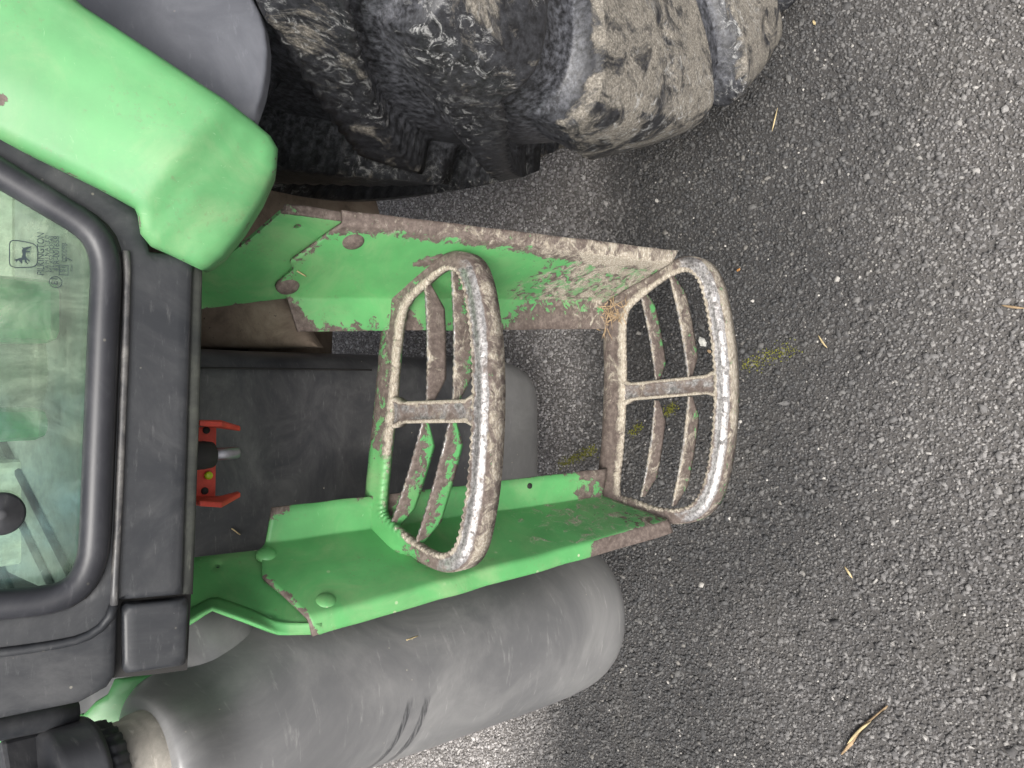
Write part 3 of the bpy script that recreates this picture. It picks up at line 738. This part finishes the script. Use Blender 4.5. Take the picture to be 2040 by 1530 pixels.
for x, y, rr in ((982, 977, 5.5), (1055, 968, 6)):
    c2 = onP(x, y, BACK[0] - V((0, 0.0024, 0)), BACK[1]); lathe('bolt_hole', c2, V((0, -1, 0.3)), [(0, rr / 1400), (0.0009, rr / 1400)], M['dark'], tractor, 14)

# ---- the two steps
def step(center_px, zfun, cross, bars, wears, seedz):
    st = group('step')
    loop = [V((p.x, p.y, zfun(p.x))) for p in (onZ(x, y, zfun((765 - y) / FPX * 1.05)) for x, y in center_px)]
    path = resample(catmull(loop, 8, True), 0.0022, True); n = len(path)
    cen = sum(path, V()) / n
    prof = [(-0.0135, -0.011), (-0.0155, -0.004), (-0.0150, 0.001), (-0.0115, 0.0030), (-0.006, 0.0012), (0.0, 0.0022), (0.006, 0.0012), (0.0115, -0.0025), (0.0150, -0.009), (0.0158, -0.018), (0.0155, -0.032), (0.0125, -0.032), (0.012, -0.016), (0.006, -0.005), (-0.006, -0.004), (-0.010, -0.011)]
    m = len(prof); vs, fs = [], []; at = {'wear': [], 'mud': [], 'polish': []}; s = 0.0
    for i, p in enumerate(path):
        t = (path[(i + 2) % n] - path[i - 2]).normalized(); out = t.cross(V((0, 0, 1))).normalized()
        if out.dot(p - cen) < 0: out = -out
        s += (p - path[i - 1]).length if i else 0
        saw = abs(((s / 0.0095) % 1.0) * 2 - 1)
        ww, mm, pl = wears(p, cen)
        bk = smooth01((p.y - cen.y - 0.01) / 0.05)
        for k, (a, h) in enumerate(prof):
            aa = a * (0.80 + 0.72 * bk) + 0.006 * bk; hh = h
            if k in (1, 2, 3): hh += 0.0016 * saw * (1 - 0.6 * bk); aa -= 0.0022 * (saw - 0.5)
            vs.append(p + out * aa + V((0, 0, hh)) + V((0, 0, 0.0006 * noise.noise(p * 60))))
            crest = 1.0 if 4 <= k <= 7 else (0.35 if k == 3 else 0.0); lipk = 1.0 if k in (1, 2, 3) else 0
            at['wear'].append(ww + 0.15 * crest + 0.18 * lipk); at['mud'].append(mm - 0.26 * crest + 0.16 * lipk); at['polish'].append(pl * crest)
    for i in range(n):
        j = (i + 1) % n
        for k in range(m): fs.append((i * m + k, i * m + (k + 1) % m, j * m + (k + 1) % m, j * m + k))
    o = mesh('tread_frame', vs, fs, M['paint'], st, True, at); fix_normals(o)
    # cross bar: shallow channel between back and front rail
    def wpt(x, y): p = onZ(x, y, zfun(0)); return V((p.x, p.y, zfun(p.x)))
    a, b = wpt(*cross[0]), wpt(*cross[1]); d = (b - a).normalized(); sd_ = d.cross(V((0, 0, 1))).normalized()
    pf = [(-0.0135, -0.012), (-0.0135, 0.0005), (-0.011, 0.003), (-0.008, 0.0005), (-0.004, -0.001), (0.004, -0.001), (0.008, 0.0005), (0.011, 0.003), (0.0135, 0.0005), (0.0135, -0.012), (0.0105, -0.012), (0.010, -0.003), (-0.010, -0.003), (-0.0105, -0.012)]
    vs, fs = [], []; K = 60; at = {'wear': [], 'mud': [], 'polish': []}; L = (b - a).length
    for i in range(K + 1):
        u = i / K; p = a.lerp(b, u); fl_ = 1.05 + 0.45 * (smooth01(1 - u / 0.12) + smooth01((u - 0.88) / 0.12)); saw = abs(((u * L / 0.0095) % 1) * 2 - 1)
        for k, (q, h) in enumerate(pf):
            lp = k in (1, 2, 7, 8)
            vs.append(p + sd_ * q * fl_ + V((0, 0, h + (0.0012 * saw if lp else 0)))); at['wear'].append(0.85); at['mud'].append(0.72 if lp else 0.34); at['polish'].append(0.55 if 3 <= k <= 6 else 0.1)
    m2 = len(pf)
    for i in range(K):
        for k in range(m2): fs.append((i * m2 + k, i * m2 + (k + 1) % m2, (i + 1) * m2 + (k + 1) % m2, (i + 1) * m2 + k))
    o = mesh('cross_bar', vs, fs, M['paint'], st, True, at); fix_normals(o)
    for (p0, p1, ww, mm) in bars:
        a, b = wpt(*p0), wpt(*p1); d = b - a; L = d.length; d.normalize(); side = d.cross(V((0, 0, 1))).normalized()
        if side.y < 0: side = -side
        H = 0.026; K = int(L / 0.0024); vs, fs = [], []; at = {'wear': [], 'mud': [], 'polish': []}
        NV = 7
        for i in range(K + 1):
            u = i / K; p = a.lerp(b, u) + side * (0.003 * math.sin(u * math.pi)) * -1
            saw = 0.0016 * abs(((u * L / 0.0095) % 1) * 2 - 1)
            e = min(u, 1 - u) * L; hh = 0.010 + (H - 0.010) * min(1.0, e / 0.032)
            for q in range(NV):
                f = q / (NV - 1); z = -0.002 + saw * (1 - f) - hh * f
                for sgn in (-1, 1):
                    vs.append(p + side * (sgn * 0.0015) + V((0, -0.006 * f * min(1, e / .03), z)))
                    at['wear'].append(ww + 0.35 * (1 - f) ** 2); at['mud'].append(mm + 0.25 * (1 - f) ** 3); at['polish'].append(0.55 if q == 0 else 0)
        w2 = NV * 2
        for i in range(K):
            for q in range(NV - 1):
                o0, o1 = i * w2 + q * 2, (i + 1) * w2 + q * 2
                fs.append((o0, o0 + 2, o1 + 2, o1)); fs.append((o0 + 1, o1 + 1, o1 + 3, o0 + 3))
            fs.append((i * w2, (i + 1) * w2, (i + 1) * w2 + 1, i * w2 + 1)); fs.append((i * w2 + w2 - 2, i * w2 + w2 - 1, (i + 1) * w2 + w2 - 1, (i + 1) * w2 + w2 - 2))
        o = mesh('serrated_bar', vs, fs, M['paint'], st, True, at); fix_normals(o)
    return st
def wear_up(p, c2):
    back = smooth01((p.y - c2.y) / 0.06); left = smooth01((c2.x - p.x - .02) / 0.08); front = smooth01((c2.y - p.y) / 0.06)
    return 0.62 - 0.42 * back * (0.4 + .6 * left) + 0.12 * front - 0.15 * left * (1 - front), 0.54 - 0.34 * left * back, 0.62 * front + 0.10
def wear_low(p, c2):
    back = smooth01((p.y - c2.y) / 0.06); left = smooth01((c2.x - p.x) / 0.1); front = smooth01((c2.y - p.y) / 0.05)
    return 0.64, 0.68 - 0.22 * left, 0.66 * front + 0.12
up_px = [(782, 640), (766, 800), (749, 960), (746, 1022), (764, 1058), (806, 1088), (841, 1112), (872, 1124), (903, 1116), (923, 1080), (940, 1000), (951, 900), (956, 790), (954, 680), (943, 590), (927, 536), (903, 518), (876, 524), (841, 550), (803, 582)]
up = step(up_px, lambda x: 0.826 - 0.10 * x, ((789, 822), (950, 818)),
          [((830, 564), (851, 804), 0.75, 0.28), ((882, 538), (903, 800), 0.55, 0.32), ((845, 842), (794, 1056), 0.42, 0.12), ((899, 838), (848, 1084), 0.45, 0.14)], wear_up, 1)
lo_px = [(1227, 640), (1227, 760), (1222, 880), (1214, 970), (1225, 1004), (1260, 1016), (1305, 1026), (1345, 1030), (1383, 1020), (1410, 985), (1427, 920), (1436, 840), (1438, 760), (1432, 680), (1419, 600), (1402, 548), (1377, 526), (1343, 530), (1292, 560), (1244, 596)]
lo = step(lo_px, lambda x: 0.45, ((1240, 782), (1428, 764)),
          [((1271, 570), (1306, 760), 0.55, 0.30), ((1332, 544), (1370, 752), 0.62, 0.38), ((1304, 798), (1276, 990), 0.70, 0.30), ((1371, 790), (1338, 1008), 0.62, 0.36)], wear_low, 2)

# ---- moulded tanks
def loft_tank(name, secs, mat, parent, ex=3.4, seg=72, sub=8):
    keys = [V((a, b, c2)) for (a, b, c2, d, e) in secs]; keys2 = [V((d, e, 0)) for (a, b, c2, d, e) in secs]
    K1, K2 = catmull(keys, sub), catmull(keys2, sub); vs, fs = [], []
    for k1, k2 in zip(K1, K2):
        z, x0, x1 = k1; y0, y1, _ = k2
        for q in range(seg):
            a = 2 * math.pi * q / seg; c2, s2 = math.cos(a), math.sin(a)
            vs.append(V(((x0 + x1) / 2 + (x1 - x0) / 2 * math.copysign(abs(c2) ** (2 / ex), c2), (y0 + y1) / 2 + (y1 - y0) / 2 * math.copysign(abs(s2) ** (2 / ex), s2), z)))
    n = len(K1)
    for i in range(n - 1):
        for q in range(seg): fs.append((i * seg + q, i * seg + (q + 1) % seg, (i + 1) * seg + (q + 1) % seg, (i + 1) * seg + q))
    fs.append(tuple(range(seg))); fs.append(tuple((n - 1) * seg + q for q in range(seg)))
    for v in vs: v += V((noise.noise(v * 7), noise.noise(v * 7 + V((5, 0, 0))), 0)) * 0.0025
    o = mesh(name, vs, fs, mat, parent); fix_normals(o); return o
inner = loft_tank('inner_tank', [(0.222, -0.16, -0.075, 1.05, 1.35), (0.232, -0.205, -0.03, 1.01, 1.4), (0.262, -0.25, 0.012, 0.972, 1.43), (0.325, -0.285, 0.043, 0.952, 1.45), (0.42, -0.295, 0.05, 0.945, 1.45), (0.7, -0.30, 0.05, 0.945, 1.45), (0.9, -0.30, 0.05, 0.945, 1.45), (1.06, -0.30, 0.05, 0.945, 1.45)], M['tank2'], tractor, 9.0, 120)
tube('tank_seam', [onY(x, 733 + 0.012 * (x - 405), 0.9425) for x in range(400, 760, 20)], 0.0016, M['dark'], inner, 6)

fuel = group('fuel_tank')
loft_tank('tank_body', [(0.325, -0.49, -0.32, 0.785, 1.0), (0.328, -0.515, -0.295, 0.75, 1.04), (0.342, -0.538, -0.275, 0.718, 1.07), (0.375, -0.550, -0.262, 0.697, 1.08), (0.44, -0.553, -0.256, 0.689, 1.08), (0.6, -0.540, -0.252, 0.687, 1.08), (0.8, -0.515, -0.25, 0.687, 1.08), (0.95, -0.50, -0.255, 0.688, 1.08), (1.03, -0.485, -0.285, 0.688, 1.0), (1.085, -0.465, -0.308, 0.69, 0.92), (1.13, -0.445, -0.308, 0.685, 0.86), (1.15, -0.43, -0.312, 0.69, 0.83), (1.156, -0.415, -0.325, 0.702, 0.81)], M['tank'], fuel, 2.25, 96)
nk = V((-0.370, 0.752, 1.160)); na = V((0.10, -0.05, 1)).normalized()
lathe('filler_neck', nk, na, [(-0.010, 0.0525), (0.000, 0.0515), (0.010, 0.050), (0.013, 0.0465), (0.05, 0.0455)], plastic('dusty_neck_plastic', (0.10, 0.095, 0.085), (0.42, 0.39, 0.34), 0.9, 0.6, 0.4, 0.35), fuel, 40)
lathe('neck_ring', nk + na * 0.034, na, [(0, 0.045), (0.001, 0.051), (0.016, 0.051), (0.017, 0.044)], M['cap'], fuel, 96, lambda q, j: 1.0 if (int(q / (2 * math.pi) * 30 * 2) % 2 == 0) else 0.955)
capm = lambda q, j: 1.0 + (0.012 * math.cos(q * 9) if j > 2 else 0)
lathe('filler_cap', nk + na * 0.054, na, [(0, 0.050), (0.001, 0.0585), (0.006, 0.0595), (0.008, 0.0575), (0.034, 0.055), (0.040, 0.050), (0.041, 0.020), (0.042, 0.01)], M['cap'], fuel, 72, capm)
capc = nk + na * 0.054
for k in range(2):
    a = 0.5 + k * math.pi / 2; e = V((math.cos(a), math.sin(a), 0))
    box('cap_grip', capc + na * 0.048, e * 0.053, e.cross(na) * 0.011, na * 0.016, M['cap'], fuel, 0.004)
# recessed shoulder of the tank beside the post
loft_tank('tank_shoulder', [(0.98, -0.46, -0.262, 0.82, 1.1), (1.01, -0.46, -0.245, 0.785, 1.1), (1.06, -0.46, -0.245, 0.785, 1.1), (1.095, -0.46, -0.25, 0.81, 1.1)], M['tank'], fuel, 3.2, 64)

# ---- dusty plate, dark works behind
DP = (V((0.2, 1.2, 0.8)), V((0, -1, 0.12)).normalized())
panel('dusty_side_plate', pix(DP, [(330, 270), (560, 270), (730, 280), (745, 335), (770, 430), (774, 480), (700, 565), (606, 656), (628, 690), (500, 692), (330, 690)]), [], DP, M['dirt'], tractor, 0.014, 0.03, 0.05)
LG = (V((0.1, 1.06, 0.86)), V((0, -0.62, 0.78)).normalized())
panel('dusty_ledge', pix(LG, [(360, 600), (480, 596), (556, 590), (606, 656), (628, 690), (500, 693), (360, 692)]), [], LG, M['dirt'], tractor, 0.012, 0.016, 0.03)
lathe('axle_tube', V((-0.1, 1.32, 0.62)), V((1, 0, -0.05)), [(0, 0.08), (0.42, 0.08), (0.43, 0.1), (0.5, 0.1)], M['dirt'], tractor, 28)
box('body_blocker', V((-0.4, 1.72, 0.86)), V((0.85, 0, 0)), V((0, 0.30, 0)), V((0, 0, 0.28)), M['dark'], tractor, 0.02)  # plain box for the unseen tractor body, added to block light from behind

# ---- green bracket beside the post, small works at the corner
GB = (V((-0.3, 0.80, 1.08)), V((0.1, -0.75, 0.7)).normalized())
panel('tank_bracket', pix(GB, [(150, 1440), (188, 1400), (212, 1385), (225, 1356), (385, 1334), (420, 1345), (380, 1420), (260, 1450), (190, 1450)]), [], GB, M['paint'], tractor, 0.008, 0.004, 0.004)
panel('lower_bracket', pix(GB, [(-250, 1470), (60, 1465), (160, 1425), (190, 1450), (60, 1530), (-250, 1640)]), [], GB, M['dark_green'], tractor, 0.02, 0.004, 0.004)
tube('cab_edge_rail', [onY(x, y, 0.76) for x, y in ((-200, 1470), (0, 1447), (90, 1430), (150, 1412))], 0.012, M['black'], tractor, 12)
tube('rubber_hose', [onY(x, y, 0.78) for x, y in ((15, 1478), (60, 1470), (105, 1462))], 0.016, M['flap'], tractor, 14)

# ---- red bracket under the sill
RB = 0.82
rb = group('red_bracket')
rp = lambda x, y, Y=RB: onY(x, y, Y)
extr('bracket_web', [rp(360, 850), rp(432, 850), rp(430, 990), rp(360, 992)], 0.006, V((0, 1, 0)), M['red'], rb)
for ys, yt in ((846, 858), (990, 978)):
    a, b, c2, d = rp(360, ys), rp(436, ys), rp(474, yt), rp(360, ys)
    top_ = [a, rp(440, ys), rp(468, (ys + yt) / 2), rp(474, yt)]
    pts = [a, rp(440, ys), rp(474, yt), rp(474, yt) + V((0, -0.012, 0.004)), rp(436, ys) + V((0, -0.042, 0.02)), a + V((0, -0.042, 0))]
    extr('bracket_wing', pts, 0.006, V((1, 0, 0)) * (1 if ys < 900 else -1), M['red'], rb)
bo = rp(404, 907, RB - 0.03)
lathe('rubber_buffer', bo + V((0, 0, 0.03)), V((0, 0, -1)), [(0, 0.0150), (0.03, 0.0155), (0.040, 0.014), (0.041, 0.01)], M['dark'], rb, 24)
lathe('bolt', bo + V((0, 0, -0.01)), V((0, 0, -1)), [(0, 0.0068), (0.030, 0.0068), (0.032, 0.0055)], M['steel'], rb, 16, lambda q, j: 1.0)
lathe('plug', rp(415, 947, RB - 0.002), V((0, -1, 0.3)), [(0, 0.0046), (0.003, 0.0044), (0.004, 0.002)], M['yellow'], rb, 14)
for x, y in ((411, 857), (408, 978)): lathe('rivet_hole', rp(x, y, RB - 0.001), V((0, -1, 0.2)), [(0, 0.0042), (0.001, 0.004)], M['dark'], rb, 14)

# ------------------------------------------------------------------ small loose things on the ground
def shard(name, x, y, sx, sy, sz, ang, mat, label, cat, z=0.004):
    o = onZ(x, y, z); pts = [(-1, -.2), (-.45, -.8), (.35, -.75), (1, -.1), (.55, .7), (-.5, .85)]; ca, sa = math.cos(ang), math.sin(ang)
    vs = []
    for k, zz in ((1.0, 0), (0.95, sz * .7), (0.6, sz)):
        for a, b in pts: a2, b2 = a * sx * k, b * sy * k; vs.append(o + V((a2 * ca - b2 * sa, a2 * sa + b2 * ca, zz + 0.0006 * math.sin(a * 5))))
    fs = [(i, (i + 1) % 6, 6 + (i + 1) % 6, 6 + i) for i in range(6)] + [(6 + i, 6 + (i + 1) % 6, 12 + (i + 1) % 6, 12 + i) for i in range(6)] + [tuple(range(12, 18)), tuple(range(5, -1, -1))]
    ob = mesh(name, vs, fs, mat, None, False); fix_normals(ob); return tag(ob, label, cat)
def blade(name, pts, wd, mat, label, cat, z=0.006):
    P = [onZ(x, y, z + 0.003 * (i % 2)) for i, (x, y) in enumerate(pts)]
    ob = tube(name, resample(catmull(P, 6), 0.004), lambda t: wd * (1 - 0.7 * abs(2 * t - 1) ** 2), mat, None, 6, flat=0.45); return tag(ob, label, cat)
shard('stone', 1400, 681, 0.0125, 0.0088, 0.008, 0.5, M['stone'], 'flat white stone chip lying on asphalt, seen through the lower step', 'stone')
shard('stone', 1309, 400, 0.005, 0.004, 0.005, 0.3, M['grit'], 'small round white stone on asphalt between tyre and right side plate', 'stone')
shard('leaf', 1471, 538, 0.0055, 0.0028, 0.002, 2.2, M['leaf'], 'tiny orange leaf scrap just past the upper corner of the lower step', 'leaf')
shard('leaf', 1413, 700, 0.0055, 0.004, 0.002, 1.0, M['wood'], 'brown leaf scrap beside the flat white stone', 'leaf')
shard('leaf', 1622, 45, 0.006, 0.003, 0.002, 0.3, M['straw'], 'small yellow leaf scrap on asphalt right of the tyre edge', 'leaf')
stick = blade('stick', [(1676, 1503), (1696, 1480), (1720, 1450), (1745, 1428), (1768, 1406)], 0.0046, M['wood'], 'split brown wooden stick lying on asphalt at lower right', 'stick')
for pts_, wd_, mt_ in (([(1688, 1482), (1712, 1455), (1738, 1436)], 0.0026, 'straw'), ([(1700, 1482), (1728, 1448), (1764, 1414)], 0.0022, 'dark')):
    P_ = [onZ(x, y, 0.0105) for x, y in pts_]
    tube('splinter', resample(catmull(P_, 6), 0.004), lambda t, w_=wd_: w_ * (1 - 0.8 * abs(2 * t - 1) ** 3), M[mt_], stick, 6, flat=0.5)
blade('straw', [(1630, 668), (1640, 684), (1648, 693)], 0.0018, M['straw'], 'short pale straw on asphalt just right of the lower step', 'straw')
blade('straw', [(1549, 215), (1543, 240), (1538, 262)], 0.0014, M['straw'], 'thin straw on asphalt below the tyre at upper right', 'straw')
blade('straw', [(1682, 1128), (1690, 1140), (1698, 1152)], 0.0022, M['straw'], 'pale straw crumb on open asphalt above the wooden stick', 'straw')
blade('straw', [(1995, 608), (2020, 612), (2040, 614)], 0.0022, M['wood'], 'brown straw at the right edge of the asphalt', 'straw')
def bit(pts3, wd, label):
    P = [V(p) for p in pts3]; ob = tube('straw', resample(catmull(P, 5), 0.004), wd, M['straw'], None, 6, flat=0.5); return tag(ob, label, 'straw')
bit([onY(622, 672, 1.12), onY(580, 680, 1.13), onY(545, 686, 1.14)], 0.0016, 'long straw lying along the edge of the dusty brown plate')
bit([onY(462, 1053, 0.942), onY(478, 1065, 0.942)], 0.0016, 'short straw on black inner tank below the red bracket')
bit([onP(592, 540, mainR[0] + nR * .004, mainR[1]), onP(609, 550, mainR[0] + nR * .004, mainR[1])], 0.0016, 'short straw stuck on green side plate near the rusty bolt')
bit([onP(810, 1275, V((0, 0.70, 0.8)), V((0, 1, 0))), onP(832, 1267, V((0, 0.70, 0.8)), V((0, 1, 0)))], 0.0014, 'thin pale straw on the grey fuel tank')

# matted grass caught in the corner of the lower step
def matted():
    vs, fs = [], []
    c0 = onZ(1212, 625, 0.458)
    for k in range(90):
        a = random.uniform(0, 6.28); L = random.uniform(0.008, 0.03); p = c0 + V((random.gauss(0, .010), random.gauss(0, .014), random.gauss(0.002, .004)))
        d = V((math.cos(a), math.sin(a), random.uniform(-.35, .25))) * L; s = d.cross(V((0, 0, 1))).normalized() * 0.0007; q = p + d * .5 + V((0, 0, random.uniform(0, .005)))
        b = len(vs); vs += [p - s, p + s, q + s, q - s, p + d]; fs += [(b, b + 1, b + 2, b + 3), (b + 3, b + 2, b + 4)]
    o = mesh('dry_grass', vs, fs, M['wood'], None, False); tag(o, 'matted dry grass caught in the back corner of the lower step', 'grass', kind='stuff')
matted()
def moss(paths):
    vs, fs = [], []
    for pts, n, sd2 in paths:
        P = [onZ(x, y, 0.003) for x, y in pts]; P = resample(P, 0.004)
        for k in range(n):
            p = random.choice(P) + V((random.gauss(0, sd2), random.gauss(0, sd2), random.uniform(0, .003))); r = random.uniform(.0008, .0022); b = len(vs); a = random.uniform(0, 6)
            for q in range(3): vs.append(p + V((r * math.cos(a + q * 2.1), r * math.sin(a + q * 2.1), random.uniform(0, .002))))
            fs.append((b, b + 1, b + 2))
    o = mesh('moss', vs, fs, M['moss'], None, False); tag(o, 'thin yellow green moss growing in the asphalt', 'moss', kind='stuff')
moss([([(1118, 925), (1150, 912), (1185, 895)], 420, .006), ([(1480, 735), (1530, 712), (1580, 690)], 200, .009), ([(1325, 825), (1345, 810)], 160, .005), ([(1262, 862), (1275, 848)], 120, .005)])
def grit():
    vs, fs = [], []
    for k in range(260):
        x, y = random.uniform(780, 2040), random.uniform(0, 1530)
        p = onZ(x, y, 0.003); r = random.uniform(.0012, .0030) * (1.25 if random.random() < .12 else 1); b = len(vs)
        a = random.uniform(0, 6)
        for q in range(5): vs.append(p + V((r * math.cos(a + q * 1.257) * random.uniform(.7, 1.2), r * math.sin(a + q * 1.257) * random.uniform(.7, 1.2), 0)))
        vs.append(p + V((0, 0, r * 1.1)))
        fs += [(b + q, b + (q + 1) % 5, b + 5) for q in range(5)]
    o = mesh('loose_grit', vs, fs, M['grit'], None, False); tag(o, 'tiny pale grit scattered over the asphalt', 'grit', kind='stuff')
grit()
